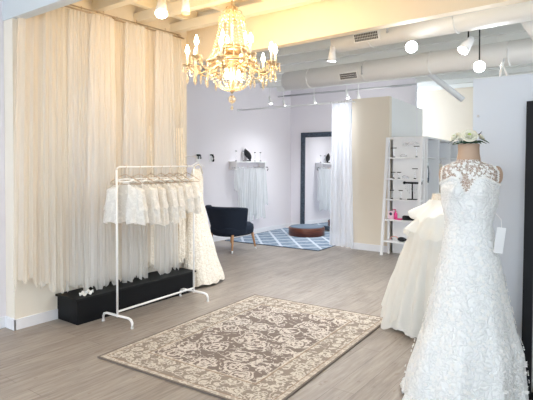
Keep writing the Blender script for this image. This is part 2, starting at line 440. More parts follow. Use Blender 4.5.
track_head('large glowing spotlight between the two ducts, left of the black-stemmed lamp', (-1.82, 4.9, 2.66), 3.06, (.35, -.75, -.35), 60, r=.062, stem_m=M_wmetal)
track_head('white can spotlight on a black stem, pointing down left', (-1.36, 5.05, 2.59), 3.06, (-.35, -.5, -.75), 60, r=.055)
track_head('glowing spotlight just above the top left corner of the grey partition', (-1.32, 5.52, 2.50), 3.06, (.2, -.85, -.35), 60, r=.062)
track_head('bright white cone spotlight near the tulle rail in the front ceiling', (-3.29, 2.91, 2.78), 3.03, (.35, -.35, -.8), 25, col=(1, .9, .7), lens=M_lampw, r=.055, stem_m=M_wmetal)
track_head('yellowish unlit cone spotlight left of the chandelier top', (-3.23, 3.14, 2.83), 3.03, (.1, -.1, -1), 0, lens=M_lampoff, r=.04, stem_m=M_wmetal)
# rear-room strip of little spots
for i, (x, dz) in enumerate(((-5.98, .07), (-5.64, -.0), (-4.93, .0), (-4.23, .05), (-4.0, .0))):
    tx = ('leftmost', 'second from left', 'third from left', 'fourth, upper', 'rightmost, beside the panel')[i]
    track_head('small glowing spotlight over the white curtain rail in the fitting area, ' + tx, (x, 8.2, 2.62 + dz), 3.06, (.3, -.1, -.95), (0, 40, 42, 42, 34)[i], r=.03, name='small_spotlight', stem_m=M_wmetal, size=radians(165))
# lamps added over the camera side, out of frame, to brighten gown and rug
track_head('added unseen fill spotlight near the shop front, over the gown side', (.5, 1.2, 3.0), 3.26, (-.55, .75, -.75), 18, col=(.97, .98, 1))
track_head('added unseen fill spotlight near the shop front, over the rug side', (-1.9, .6, 3.0), 3.26, (-.3, .8, -.8), 25, col=(1, .97, .93))

# ------------------------------------------------------------------ chandelier
ch = thing('chandelier', 'large crystal chandelier with lit candle bulbs hanging above the floral rug', 'chandelier', (-2.845, 3.323, 0))
MB().lathe([(.004, 3.13), (.05, 3.13), (.05, 3.11), (.02, 3.08), (.004, 3.08)], n=16).build('ceiling_rose', M_brass, ch, True)
MB().cyl((0, 0, 2.86), (0, 0, 3.1), .006, n=8).build('chain', M_brass, ch)
MB().lathe([(.005, 2.87), (.03, 2.86), (.05, 2.83), (.03, 2.81), (.02, 2.76), (.035, 2.72), (.015, 2.68), (.015, 2.55), (.035, 2.52),
            (.02, 2.48), (.06, 2.44), (.075, 2.40), (.05, 2.37), (.02, 2.33), (.03, 2.22), (.02, 2.12), (.004, 2.10)], n=20).build('centre_column', M_brass, ch, True)
MB().lathe([(.06, 2.465), (.13, 2.48), (.15, 2.50), (.13, 2.47), (.05, 2.44)], n=24, cap=False).build('upper_dish', M_brass, ch, True, solid=.003)
MB().lathe([(.17, 2.40), (.22, 2.385), (.23, 2.37), (.22, 2.355), (.17, 2.36)], n=32, cap=False).build('arm_ring', M_brass, ch, True, solid=.004)
# crown tiers of drops
def drop(b, x, y, z, h=.05, r=.010):
    b.ico((x, y, z - .006), .006)
    n = 6
    top = b.bm.verts.new((x, y, z - .012)); bot = b.bm.verts.new((x, y, z - h))
    ring = [b.bm.verts.new((x + r * cos(a * pi / 3), y + r * sin(a * pi / 3), z - h * .70)) for a in range(6)]
    for a in range(6):
        b.bm.faces.new((top, ring[a], ring[(a + 1) % 6])); b.bm.faces.new((bot, ring[(a + 1) % 6], ring[a]))
for R, z, n in ((.05, 2.85, 8), (.085, 2.81, 12), (.11, 2.77, 14)):
    MB().lathe([(R - .004, z), (R, z + .004), (R + .004, z), (R, z - .004)], n=24, cap=False).build('crown_ring', M_brass, ch, True)
    b = MB()
    for i in range(n): drop(b, R * cos(2 * pi * i / n), R * sin(2 * pi * i / n), z, .07, .012)
    tag(b.build('crystal_fringe', M_crystal, ch), kind='stuff')
def chain(p, q, sag, r=.0075, n=18):
    b = MB(); p, q = Vector(p), Vector(q)
    for i in range(n + 1):
        u = i / n; c = p.lerp(q, u); c.z -= sag * 4 * u * (1 - u); b.ico(c, r)
    return b.build('bead_strand', M_crystal, ch)
NA = 10
for i in range(16):
    a = 2 * pi * i / 16
    chain((.10 * cos(a), .10 * sin(a), 2.76), (.21 * cos(a), .21 * sin(a), 2.39), .06)
for i in range(16):
    a = 2 * pi * (i + .5) / 16; b = MB()
    for j in range(13):
        u = j / 12; r = .21 * cos(u * pi / 2 * .93); z = 2.37 - .24 * sin(u * pi / 2)
        b.ico((r * cos(a), r * sin(a), z), .010)
    b.build('basket_strand', M_crystal, ch)
MB().ball((0, 0, 2.05), .035, n=12).build('finial_ball', M_crystal, ch)
b = MB(); drop(b, 0, 0, 2.02, .07, .014); b.build('finial_drop', M_crystal, ch)
def bulb(b, x, y, z, s=1):
    b.lathe([(.004 * s, 0), (.011 * s, .008 * s), (.014 * s, .02 * s), (.009 * s, .042 * s), (.002 * s, .06 * s)], (x, y, z), 10)
for i in range(NA):
    a = 2 * pi * i / NA + .17; ca, sa = cos(a), sin(a)
    R = .385; zc = 2.335 + (.03 if i % 2 else 0)
    pts = []
    for u in range(17):
        u /= 16; r = .10 + (R - .10) * u
        pts.append((r * ca, r * sa, 2.36 - .085 * sin(u * pi * 1.05) * (1 - .2 * u) + (zc - 2.36) * u ** 3 + .03 * sin(u * pi * 2)))
    arm = MB().tube(pts, lambda u: .009 - .003 * u, 8)
    arm.tube([((.22 + .035 * cos(v * .5) * (1 - v / 22)) * ca, (.22 + .035 * cos(v * .5) * (1 - v / 22)) * sa, 2.31 + .035 * sin(v * .5) * (1 - v / 22)) for v in range(18)], .004, 6)
    am = arm.build('arm', M_brass, ch, True)
    MB().lathe([(.006, -.02), (.02, -.008), (.045, .004), (.048, .010), (.03, .006), (.012, .016), (.012, .02)], (R * ca, R * sa, zc), 16).build('drip_cup', M_brass, am, True)
    MB().cyl((R * ca, R * sa, zc + .015), (R * ca, R * sa, zc + .095), .010, n=10).build('candle_tube', M_wax, am, True)
    b = MB(); bulb(b, R * ca, R * sa, zc + .095, 1.4); b.build('bulb', M_bulb, am, True)
    b = MB()
    for j in range(7):
        q = 2 * pi * j / 7; drop(b, R * ca + .043 * cos(q), R * sa + .043 * sin(q), zc + .004, .055 + .02 * (j % 2), .009)
    drop(b, R * ca, R * sa, zc - .03, .14, .014)
    b.build('crystal_drops', M_crystal, am)
    b = MB(); r3 = .27; drop(b, r3 * ca, r3 * sa, 2.31, .14, .013)
    for j in range(5): b.ico((r3 * ca, r3 * sa, 2.31 + .006 * j), .006)
    b.build('long_drop', M_crystal, ch)
    a2 = a + pi / NA
    b = MB(); drop(b, .34 * cos(a2), .34 * sin(a2), 2.30, .12, .012); b.build('long_drop', M_crystal, ch)
    an = a + 2 * pi / NA
    chain((R * ca, R * sa, zc), (R * cos(an), R * sin(an), 2.335 + (.03 if (i + 1) % 2 else 0)), .09, .006, 16)
    l = bpy.data.lights.new('candle', 'POINT'); l.energy = 2.3; l.color = (1, .63, .27); l.shadow_soft_size = .02
    lo = bpy.data.objects.new('candle_light', l); C.objects.link(lo); lo.parent = ch; lo.location = ((R + .02) * ca, (R + .02) * sa, zc + .18)
for i in range(3):
    a = 2 * pi * i / 3 + 2.6; x, y = .12 * cos(a), .12 * sin(a)
    MB().cyl((x, y, 2.49), (x, y, 2.57), .010, n=10).build('upper_candle_tube', M_wax, ch, True)
    b = MB(); bulb(b, x, y, 2.57, 1.1); b.build('bulb', M_bulb, ch, True)
b = MB()
for i in range(3): bulb(b, .06 * cos(i * 2.1 + .4), .06 * sin(i * 2.1 + .4), 2.22, 1.5)
b.build('basket_bulbs', M_bulb, ch, True)
for z, e in ((2.66, 3), (2.24, 2.5)):
    l = bpy.data.lights.new('chandelier_core', 'POINT'); l.energy = e; l.color = (1, .63, .27); l.shadow_soft_size = .05
    lo = bpy.data.objects.new('core_light', l); C.objects.link(lo); lo.parent = ch; lo.location = (.03, -.05, z)

# ------------------------------------------------------------------ tulle wall: rail, veils and gowns
rl = thing('veil_rail', 'long twin wire rail high on the left wall carrying the tulle gowns', 'rail', (-4.33, 2.2, 2.97))
MB().cyl((0, .1, 0), (0, 1.98, 0), .008, n=8).build('rod', M_wire, rl, True)
MB().cyl((-.05, .1, .045), (-.05, 1.98, .045), .006, n=8).build('upper_rod', M_wire, rl, True)
for y in (.12, 1.05, 1.96):
    MB().cyl((-.1, y, .05), (.0, y, .0), .008, n=8).build('bracket', M_wire, rl)
def veil(name, label, cat, m, x, yt, wt, yb, wb, zt, zb, folds, amp=.03, group=None, seed=0, hook=True, along='Y', out=.05, hemwave=.02, layers=1, nv=26):
    rnd = random.Random(seed); t = thing(name, label, cat, (0, 0, 0), 0, group)
    for L in range(layers):
        ph = [rnd.uniform(0, 6.28) for _ in range(5)]
        def f(u, v, L=L, ph=ph):
            s = v ** .75
            w = wt + (wb - wt) * s; c = yt + (yb - yt) * s
            q = c + (u - .5) * w
            zz = zb + L * .06 + hemwave * sin(u * 9 + ph[0]) + hemwave * .8 * sin(u * 23 + ph[1])
            z = zt + (zz - zt) * v
            A = amp * (.35 + .65 * v)
            d = A * sin(u * folds * 2 * pi + ph[2] + .5 * sin(v * 3 + ph[3])) + A * .45 * sin(u * folds * 4.3 * pi + ph[4] + v) + out * v * (1 - (2 * u - 1) ** 2) - L * .02
            q += .12 * A * cos(u * folds * 3.1 * pi + ph[1])
            return (x + d, q, z) if along == 'Y' else (q, x - d, z)
        MB().grid(f, int(folds * 24), nv).build('tulle_layer' if layers > 1 else 'tulle', m, t, True)
    if hook:
        p = (lambda a, b, c: (x + a, yt + b, c)) if along == 'Y' else (lambda a, b, c: (yt + b, x - a, c))
        MB().tube([p(.0, 0, zt - .01), p(0, 0, zt + .02), p(.012, 0, zt + .035), p(.0, 0, zt + .05)], .004, 6).build('hook', M_wire, t)
    return t
row = [  # yt, wt, yb, wb, zb, mat, x, desc
    (2.38, 0.31, 2.32, .34, .42, M_tulle3, -4.36, 'champagne tulle gown at the far left end of the wall rail'),
    (2.58, 0.29, 2.56, .34, .33, M_tulle, -4.33, 'ivory tulle gown second from the left on the wall rail, just left of the plinth'),
    (2.80, 0.25, 2.80, .34, .28, M_tulle2, -4.31, 'whiter tulle gown on the wall rail whose hem brushes the left end of the plinth'),
    (3.02, 0.25, 2.98, .36, .262, M_tulle2, -4.27, 'white tulle gown with the longest, widest hem, over the left half of the plinth'),
    (3.22, 0.28, 3.24, .40, .31, M_tulle3, -4.32, 'warm champagne gown set back in the row behind the left post of the clothes rack'),
    (3.42, 0.25, 3.40, .34, .262, M_tulle2, -4.26, 'white tulle gown hanging behind the middle of the clothes rack'),
    (3.62, 0.30, 3.62, .40, .36, M_tulle3, -4.32, 'champagne gown showing between two white ones behind the clothes rack'),
    (3.82, 0.25, 3.84, .36, .262, M_tulle2, -4.26, 'white tulle gown hanging over the right end of the plinth'),
    (4.02, .23, 4.06, .30, .30, M_tulle, -4.33, 'ivory tulle gown at the right end of the wall rail'),
]
for i, (yt, wt, yb, wb, zb, m, x, lb) in enumerate(row):
    veil('tulle_gown', lb, 'gown', m, x, yt, wt, yb, wb, 2.955, zb, 4 + i % 3, .012, 'tulle gowns along the left wall', seed=i, layers=2, hemwave=.035)
for i, (y, zb, lb) in enumerate(((3.62, .36, 'ivory lace gown hem showing low between the tulle behind the rack'), (4.08, .33, 'ivory lace gown at the right end of the row above the plinth'))):
    veil('lace_gown', lb, 'gown', M_lace_iv, -4.31, y, .10, y + .02, .24, 1.9, zb, 3, .02, None, seed=40 + i, hook=True)
# plinth
pl = thing('plinth', 'long low black plinth standing against the left wall under the tulle gowns', 'plinth', (-4.258, 3.365, 0))
MB().box((-.168, -.765, 0), (.168, .735, .222), bev=.004).build('body', M_black, pl)
MB().box((-.170, -.785, .222), (.185, .755, .243), bev=.004).build('top', mat('black_top', (.009, .011, .013), .6, spec=.25), pl)
tr = thing('lace_trinket', 'small white lace trinket lying on the near end of the black plinth', 'trinket', (-4.19, 2.76, .2432), .5)
MB().grid(lambda u, v: ((.02 + .035 * v) * cos(2 * pi * u), (.02 + .05 * v) * sin(2 * pi * u) * 1.3, .012 + .012 * sin(u * 2 * pi * 7) * v), 42, 4, True).build('lace_loop', M_applique, tr, True, solid=.003)
MB().ball((0, 0, .014), .016, sz=.7).build('bow_knot', M_card, tr, True)

# lace gown at the end of the wall
def loft(prof, fold=0, nf=16, ph=0, nu=96, nv=50, front=None, foldz=.9):
    """prof: (z, cx, cy, rx, ry) from top to bottom; returns f(u,v)."""
    zs = [p[0] for p in prof]
    def at(z):
        for a, b in zip(prof, prof[1:]):
            if a[0] >= z >= b[0]:
                k = (a[0] - z) / (a[0] - b[0]) if a[0] != b[0] else 0
                k = k * k * (3 - 2 * k) * .35 + k * .65
                return [a[i] + (b[i] - a[i]) * k for i in range(5)]
        return list(prof[-1] if z < zs[-1] else prof[0])
    def surf(ang, z, off=0):
        _, cx, cy, rx, ry = at(z)
        amt = fold * max(0, min(1, (foldz - z) / foldz)) if fold else 0
        k = 1 + amt * (sin(nf * ang + ph) + .45 * sin(nf * 2.3 * ang + 1.3 * ph + z * 2) + .3 * sin((nf * .6) * ang + 2))
        x, y = (rx + off) * k * cos(ang), (ry + off) * k * sin(ang)
        if front: dx, dy = front(ang, z); x += dx; y += dy
        return (cx + x, cy + y, z)
    return surf
gw = thing('lace_gown', 'champagne lace gown with flared hem hanging at the right end of the tulle wall', 'gown', (-4.25, 4.50, 0), 0)
s = loft([(1.42, 0, -.20, .03, .06), (1.30, 0, -.19, .05, .10), (1.05, 0, -.20, .06, .10), (.8, 0, -.18, .08, .15), (.4, 0, -.13, .12, .23), (.05, .0, -.08, .17, .32)], .05, 9, foldz=1.1)
MB().grid(lambda u, v: s(2 * pi * u, 1.42 - 1.385 * v - (.012 * sin(u * 60) if v == 1 else 0)), 110, 40, True).build('lace_skirt', M_lace_iv, gw, True)
MB().tube([(0, -.26, 1.36), (0, -.22, 1.45), (0, -.16, 1.47), (0, -.12, 1.44), (0, -.09, 1.36)], .008, 8).build('strap', M_lace_iv, gw, True)
hg = thing('wall_hanger', 'pale hanger at the end of the tulle wall holding the lace gown', 'hanger', (-4.25, 4.32, 0))
MB().tube([(-.18, -.03, 1.57), (-.05, -.03, 1.57), (0, -.03, 1.56), (0, .0, 1.53), (0, 0, 1.50)], .004, 8).tube([(0, -.12, 1.44), (0, 0, 1.50), (0, .12, 1.44)], .006, 8).build('wire', M_wmetal, hg)

# ------------------------------------------------------------------ clothes rack with jackets
rk = thing('clothes_rack', 'slim white metal clothes rack standing in front of the black plinth', 'clothes rack', (0, 0, 0))
pa, pb = Vector((-3.815, 2.832, 0)), Vector((-3.868, 3.872, 0)); ZT = 1.455
d = (pb - pa).normalized(); nrm = Vector((-d.y, d.x, 0))
up = Vector((0, 0, 1))
MB().cyl(pa + up * .07, pa + up * (ZT - .03), .010, n=12).build('post', M_wmetal, rk, True)
MB().cyl(pb + up * .07, pb + up * (ZT - .03), .010, n=12).build('post', M_wmetal, rk, True)
MB().tube([pa + up * (ZT - .03), pa + up * (ZT - .01) + d * .008, pa + up * ZT + d * .03, pb + up * ZT - d * .03, pb + up * (ZT - .01) - d * .008, pb + up * (ZT - .03)], .0075, 12).build('top_rail', M_wmetal, rk, True)
MB().cyl(pa + up * .12, pb + up * .12, .010, n=10).build('bottom_rail', M_wmetal, rk, True)
for p in (pa, pb):
    pts = [p - nrm * .20 + up * z for z in (.008, .05)] + [p - nrm * .185 + up * .075, p - nrm * .15 + up * .085, p + nrm * .15 + up * .085, p + nrm * .185 + up * .075] + [p + nrm * .20 + up * z for z in (.05, .008)]
    ft = MB().tube(pts, .0115, 10).build('foot', M_wmetal, rk, True)
    for sgn in (-1, 1): MB().cyl(p + nrm * .20 * sgn, p + nrm * .20 * sgn + up * .012, .014, n=10).build('foot_cap', M_wmetal, ft)
def hanger(loc, rz, lb):
    t = thing('wire_hanger', lb, 'hanger', loc, rz, None)
    MB().tube([(0, 0, -.105), (0, 0, -.02), (.012, 0, -.008), (.014, 0, .008), (0, 0, .016), (-.014, 0, .010), (-.016, 0, -.003)], .0028, 6).build('hook', M_wire, t, True)
    MB().tube([(0, 0, -.07), (.09, 0, -.108), (.165, 0, -.150), (.16, 0, -.165), (-.16, 0, -.165), (-.165, 0, -.150), (-.09, 0, -.108)], .0042, 6, closed=True).build('shoulder_bar', M_wire, t, True)
    return t
def jacket(loc, rz, lb, H=.34, W=.19, slv=.26, seed=0):
    t = thing('lace_jacket', lb, 'jacket', loc, rz, None); rnd = random.Random(seed); ph = rnd.uniform(0, 6)
    def body(u, v):
        a = 2 * pi * u; z = -.075 - H * v
        w = W * (.50 + .5 * min(1, v * 5)) + .03 * v; dp = .02 + .045 * min(1, v * 2.5)
        sh = -.065 * abs(cos(a)) * (1 - min(1, v * 5))
        k = 1 + .12 * v * sin(9 * a + ph)
        return (w * k * cos(a), dp * k * sin(a), z + sh + .012 * sin(5 * a) * v)
    MB().grid(body, 60, 18, True, keep=lambda u, v: not (abs(u - .75) < .03 + .03 * (1 - v))).build('body', M_jacket, t, True)
    for sgn in (-1, 1):
        def slvf(u, v, sgn=sgn):
            a = 2 * pi * u; r = .048 + .016 * v + .008 * sin(6 * a + ph) * v
            cx = sgn * (W - .045 + (.03) * v); cz = -.15 - slv * v
            return (cx + r * cos(a) * .8, r * .75 * sin(a), cz + sgn * r * cos(a) * (-.7 * (1 - v)) + .01 * v * sin(5 * a + ph))
        MB().grid(slvf, 30, 10, True).build('sleeve', M_jacket, t, True)
    MB().tube([(.075 * cos(a * pi / 8), .03 * sin(a * pi / 8), -.075 + .012 * sin(a * pi / 8 * 1)) for a in range(16)], .008, 6, closed=True).build('collar', M_applique, t, True)
    return t
jk = [(.10, .35, .41, .21, 'short white lace jacket hanging first from the left on the rack'),
      (.27, .35, .42, .20, 'short white lace jacket, second from the left on the rack'),
      (.42, .20, .45, .18, 'sheer white lace jacket, third from the left, a little longer than its neighbours'),
      (.56, .25, .44, .18, 'white lace jacket hanging in the middle of the rack, straight hem'),
      (.68, .15, .40, .17, 'white lace jacket right of the middle of the rack'),
      (.80, .10, .34, .19, 'shortest jacket on the rack, with puffed white ruffles, sixth from the left'),
      (.93, .20, .38, .16, 'white lace jacket at the right end of the rack')]
for i, (s_, rz, H, W, lb) in enumerate(jk):
    p = pa + d * s_ + up * (ZT + .003)
    hanger(p, rz, 'thin wire hanger ' + ('first', 'second', 'third', 'fourth', 'fifth', 'sixth', 'seventh')[i] + ' from the left on the clothes rack')
    jacket(p - up * .055, rz, lb, H - .01, W * .90, .2 if i < 5 else .12, i)

# ------------------------------------------------------------------ rugs
def rug(name, lb, c, rz, w, l, m, fringe):
    t = thing(name, lb, 'rug', (c[0], c[1], 0), rz)
    MB().box((-w / 2, -l / 2, .001), (w / 2, l / 2, .011), bev=.003).build('pile', m, t)
    MB().tube([(-w / 2, -l / 2, .007), (w / 2, -l / 2, .007), (w / 2, l / 2, .007), (-w / 2, l / 2, .007)], .0062, 8, closed=True).build('binding', fringe, t)
    return t
a1, a2, a3 = Vector((-3.426, 4.395)), Vector((-1.933, 4.438)), Vector((-3.259, 2.29))
rz = math.atan2(a2.y - a1.y, a2.x - a1.x) * .4 + (math.atan2(a1.y - a3.y, a1.x - a3.x) - pi / 2) * .6
cc = (a2 + a3) / 2
rug('floral_rug', 'grey-brown rug with cream floral pattern lying in the middle of the plank floor', (cc.x + .02, cc.y), rz, 1.55, 2.12, M_rug, mat('rug_binding', (.17, .14, .12), .9))
rug('trellis_rug', 'blue-grey rug with white diamond trellis at the fitting area', (-5.31, 8.22), radians(3), 2.0, 2.15, M_rug2, mat('blue_binding', (.05, .08, .13), .9))
st = thing('fitting_pedestal', 'low round mahogany pedestal with grey top on the trellis rug before the mirror', 'pedestal', (-5.38, 8.62, .0115))
MB().lathe([(.355, 0), (.37, .01), (.37, .15), (.36, .165), (.01, .165)], n=48).build('drum', M_mahog, st, True)
MB().lathe([(.01, .165), (.335, .165), (.345, .172), (.335, .180), (.01, .180)], n=48).build('padded_top', M_greytop, st, True)

# ------------------------------------------------------------------ navy lounge chair
cr = thing('lounge_chair', 'dark navy upholstered low lounge chair with beech legs seen from behind', 'chair', (-5.55, 6.48, 0), radians(-3))
def seatf(u, v):
    a = 2 * pi * u
    prof = [(.0, .30), (.30, .27), (.345, .30), (.355, .37), (.345, .43), (.30, .465), (.0, .475)]
    i = min(int(v * 6), 5); k = v * 6 - i
    r = prof[i][0] + (prof[i + 1][0] - prof[i][0]) * k; z = prof[i][1] + (prof[i + 1][1] - prof[i][1]) * k
    n = 2.6; ca, sa = cos(a), sin(a); q = (abs(ca) ** n + abs(sa) ** n) ** (-1 / n)
    return (r * q * ca, r * q * sa * .95, z)
MB().grid(seatf, 48, 24, True).build('seat', M_navy, cr, True)
def backf(u, v, off=0):
    # u across the wrap, v bottom to top
    th = (u - .5) * radians(165); flare = v ** 1.2
    R = .31 + .10 * flare + off
    z = .26 + (.52 - .01 * cos(th * 1.1)) * v + (.05 * (1 - v) - .03 * v) * (abs(u - .5) * 2) ** 4
    return (R * sin(th) * (1.0 + .02 * flare), -(R * .88) * cos(th) + .02 - .05 * flare, z)
MB().grid(backf, 32, 14).build('backrest', M_navy, cr, True, solid=-.06, sub=1)
for (x, y, dx, dy) in ((.24, -.24, .04, -.05), (-.24, -.24, -.04, -.05), (.25, .24, .035, .04), (-.25, .24, -.035, .04)):
    lg = MB().cyl((x + dx, y + dy, .04), (x, y, .29), .014, .024, n=14).build('leg', M_lightwood, cr, True)
    MB().cyl((x + dx * 1.16, y + dy * 1.16, .0), (x + dx, y + dy, .04), .013, .0145, n=12).build('leg_tip', M_card, lg, True)

# ------------------------------------------------------------------ fitting mirror
mr = thing('floor_mirror', 'tall mirror in a dark carved navy frame standing against the back wall', 'mirror', (-5.54, 9.40, .0), 0)
mw, mh, fw = .52, 2.16, .11
for s_ in (-1, 1): MB().box((s_ * mw, -.03, 0.01), (s_ * (mw - fw), .03, mh), bev=.012).build('frame_side', M_frame, mr)
MB().box((-mw + fw, -.028, mh - fw), (mw - fw, .028, mh - .001), bev=.01).build('frame_top', M_frame, mr)
MB().box((-mw + fw, -.028, .011), (mw - fw, .028, fw), bev=.01).build('frame_bottom', M_frame, mr)
MB().box((-mw + fw, -.012, fw), (mw - fw, .01, mh - fw)).build('glass', M_mirror, mr)
mr.location = (-6.05 + mw, 9.44, 0.0); mr.rotation_euler.x = radians(-.8)

# ------------------------------------------------------------------ curtain rail and curtain
cr_ = thing('curtain_rail', 'thin white curtain rail crossing the fitting area from wall to cream panel', 'rail', (0, 7.62, 2.53))
MB().cyl((XB + .01, 0, 0), (-3.87, 0, 0), .017, n=12).build('rod', M_white, cr_, True)
MB().cyl((-3.87, .0, 0), (-3.87, .13, 0), .012, n=10).build('bracket', M_white, cr_)
MB().cyl((XB + .002, 0, 0), (XB + .02, 0, 0), .03, n=12).build('end_plate', M_white, cr_)
ct = thing('curtain', 'full-length white sheer curtain bunched beside the cream panel', 'curtain')
def curt(u, v):
    w = .36 - .05 * v + .0; x = -4.06 + (u - .5) * (w + .16 * v)
    return (x, 7.62 + .026 * sin(u * 2 * pi * 5 + .4 * sin(v * 2)) + .010 * sin(u * 2 * pi * 8.3 + 1), 2.515 - 2.47 * v)
MB().grid(curt, 110, 20).build('panel', M_gauze, ct, True)
for i in range(7):
    x = -4.26 + i * .053
    MB().tube([(x, 7.62 + .02 * cos(a), 2.53 + .02 * sin(a)) for a in [k * pi / 5 for k in range(10)]], .003, 5, closed=True).build('ring', M_silver, ct)

# ------------------------------------------------------------------ wall shelf with hanging veils
ws = thing('wall_shelf', 'white wall shelf with a hanging rail on the lilac wall behind the chair', 'shelf', (XB, 7.82, 1.49))
MB().box((.001, -.50, 0), (.20, .50, .025), bev=.003).build('board', M_white, ws)
for y in (-.46, .46):
    MB().box((.002, y - .01, -.14), (.18, y + .01, 0)).build('bracket', M_white, ws)
MB().cyl((.14, -.56, -.10), (.14, .56, -.10), .010, n=10).build('rail', M_silver, ws, True)
MB().tube([(.14, .56, -.10), (.14, .60, -.10), (.14, .61, -.14), (.14, .58, -.17)], .008, 8).build('rail_hook', M_black, ws, True)
vl = [(7.40, .14, .20, .95, 'short sheer white veil at the left end of the wall rail'),
      (7.56, .16, .26, .45, 'long sheer white veil on the wall rail, second from the left'),
      (7.74, .18, .32, .30, 'longest pale veil in the middle of the wall rail'),
      (7.93, .18, .32, .42, 'long pale blue-white veil, fourth from the left on the wall rail'),
      (8.12, .16, .36, .35, 'pale veil trailing widest, fifth from the left on the wall rail'),
      (8.28, .12, .22, .62, 'shorter pale veil at the right end of the wall rail')]
for i, (y, wt, wb, zb, lb) in enumerate(vl):
    veil('bridal_veil', lb, 'veil', M_veil, XB + .14, y, wt, y + .02, wb, 1.375, zb, 4, .02, 'veils hung below the white wall shelf', seed=60 + i, out=.03)
def jewel_stand(loc, h, lb, w=.035, m=M_black, group=None):
    t = thing('earring_stand', lb, 'stand', loc, 0, group)
    MB().lathe([(.001, 0), (.022, 0), (.022, .006), (.006, .016), (.001, .016)], n=14).build('base', m, t, True)
    MB().cyl((0, 0, .01), (0, 0, h), .0045, n=8).build('stem', M_silver, t)
    MB().box((-w, -.006, h - .006), (w, .006, h + .006), bev=.002).build('cross_bar', m, t)
    return t
for i, (y, h, lb) in enumerate(((7.43, .20, 'at the left end of the wall shelf'), (7.66, .20, 'just left of the black bust on the wall shelf'), (8.03, .18, 'just right of the black bust on the wall shelf'), (8.22, .18, 'at the right end of the wall shelf'))):
    jewel_stand((XB + .1, y, 1.5155), h, 'small black and silver earring stand ' + lb, .02)
nb = thing('necklace_bust', 'black leaf-shaped necklace bust standing on the white wall shelf', 'display bust', (XB + .10, 7.83, 1.5155), 0)
MB().grid(lambda u, v: ((.035 * sin(pi * min(v, .999)) + .002) * cos(2 * pi * u) * .6 - .04 * v, (.105 * sin(pi * min(max(v, .02), .97)) ** .8) * sin(2 * pi * u) + .05 - .12 * v, .015 + .24 * v), 24, 16, True).build('bust', M_black, nb, True)
MB().lathe([(.001, 0), (.05, 0), (.045, .02), (.001, .025)], n=18).build('base', M_black, nb, True)
for i, (y, lb) in enumerate(((6.48, 'left'), (6.83, 'right'))):
    t = thing('wall_hook', 'black hook on a white plate on the lilac wall, %s of the two' % lb, 'hook', (XB, y, 1.59))
    MB().box((.001, -.055, -.085), (.012, .055, .06), bev=.003).build('plate', M_card, t)
    if i == 0:
        for yy in (-.03, .03): MB().tube([(.012, yy, .03), (.04, yy, .02), (.045, yy, -.01), (.035, yy, -.03)], .012, 8).build('peg', M_black, t, True)
        MB().box((.012, -.05, .025), (.02, .05, .05), bev=.003).build('bar', M_black, t)
    else:
        MB().box((.012, -.045, .03), (.025, .04, .055), bev=.004).build('bar', M_black, t)
        MB().tube([(.02, .01, .04), (.045, .015, .0), (.045, .02, -.05), (.03, .02, -.08)], .016, 8).build('peg', M_black, t, True)

# ------------------------------------------------------------------ ladder shelf
ld = thing('ladder_shelf', 'tall open white ladder shelf of jewellery beside the cream panel', 'shelf', (0, 0, 0))
LX0, LX1 = -3.235, -2.665
for x in (LX0, LX1):
    MB().grid(lambda u, v: ((x - .03 * (1 - v)) + (-.02, .02, .02, -.02)[int(u * 4 + .5) % 4], 7.50 + .16 * v + (-.014, -.014, .014, .014)[int(u * 4 + .5) % 4], 1.9 * v), 4, 1, True).build('front_post', M_white, ld)
    MB().box((x - .016, 7.70, 0), (x + .016, 7.728, 1.9)).build('rear_post', M_white, ld)
SH = [.235, .58, .905, 1.235, 1.575]
for z in SH:
    yf = 7.50 + .16 * z / 1.9 - .015
    MB().box((LX0 - .005, yf, z - .022), (LX1 + .005, 7.70, z), bev=.003).build('shelf_board', M_white, ld)
MB().box((LX0 + .016, 7.703, 1.87), (LX1 - .016, 7.725, 1.90)).build('top_rung', M_white, ld)
def LX(px): return -2.98 + (px - 400) * .0158
def LY(z): return 7.63
def sl(px, row, h, lb, w=.045): return jewel_stand((LX(px), LY(0), SH[row] + .0005), h, lb, w)
sl(391.5, 4, .15, 'black and silver earring stand at the left of the top shelf')
sl(415, 4, .17, 'black and silver earring stand at the right of the top shelf')
sl(391, 3, .10, 'short branching black earring stand at the left of the second shelf', .035)
sl(397, 3, .10, 'short black earring stand, second from the left on the second shelf', .035)
sl(413.5, 3, .16, 'tall black earring stand at the right of the second shelf')
sl(389.5, 2, .14, 'black earring stand at the left of the third shelf', .035)
sl(399, 2, .14, 'black earring stand beside the double necklace rack on the third shelf', .035)
def tiara(loc, lb, w=.06):
    t = thing('tiara', lb, 'tiara', loc)
    MB().tube([(w * cos(pi + pi * k / 12), .5 * w * sin(pi + pi * k / 12), .006) for k in range(13)], .004, 6).build('band', M_silver, t, True)
    b = MB()
    for k in range(9):
        a = pi + pi * (k + 2) / 12; h = .02 + .025 * sin(pi * k / 8)
        b.cyl((w * cos(a), .5 * w * sin(a), .006), (w * cos(a), .5 * w * sin(a), h), .006, .003, n=6).ico((w * cos(a), .5 * w * sin(a), h), .008)
    b.build('peaks', M_silver, t); return t
tiara((LX(402), 7.63, SH[4] + .0045), 'silver tiara resting on the top shelf between the stands')
tiara((LX(404), 7.63, SH[3] + .0045), 'silver tiara resting on the second shelf')
tiara((LX(410), 7.705, 1.7), 'large silver tiara hung at the back above the top shelf, right one', .09).location.z = 1.78
tiara((LX(402), 7.705, 1.76), 'smaller silver hair comb hung at the back above the top shelf', .05)
nr = thing('necklace_rack', 'black twin-bar necklace rack hung with silver earrings on the third shelf', 'necklace rack', (LX(411), 7.63, SH[2] + .0005))
MB().box((-.075, -.035, 0), (.075, .035, .015), bev=.004).build('base', M_black, nr)
MB().cyl((0, 0, .01), (0, 0, .27), .012, n=10).build('post', M_black, nr)
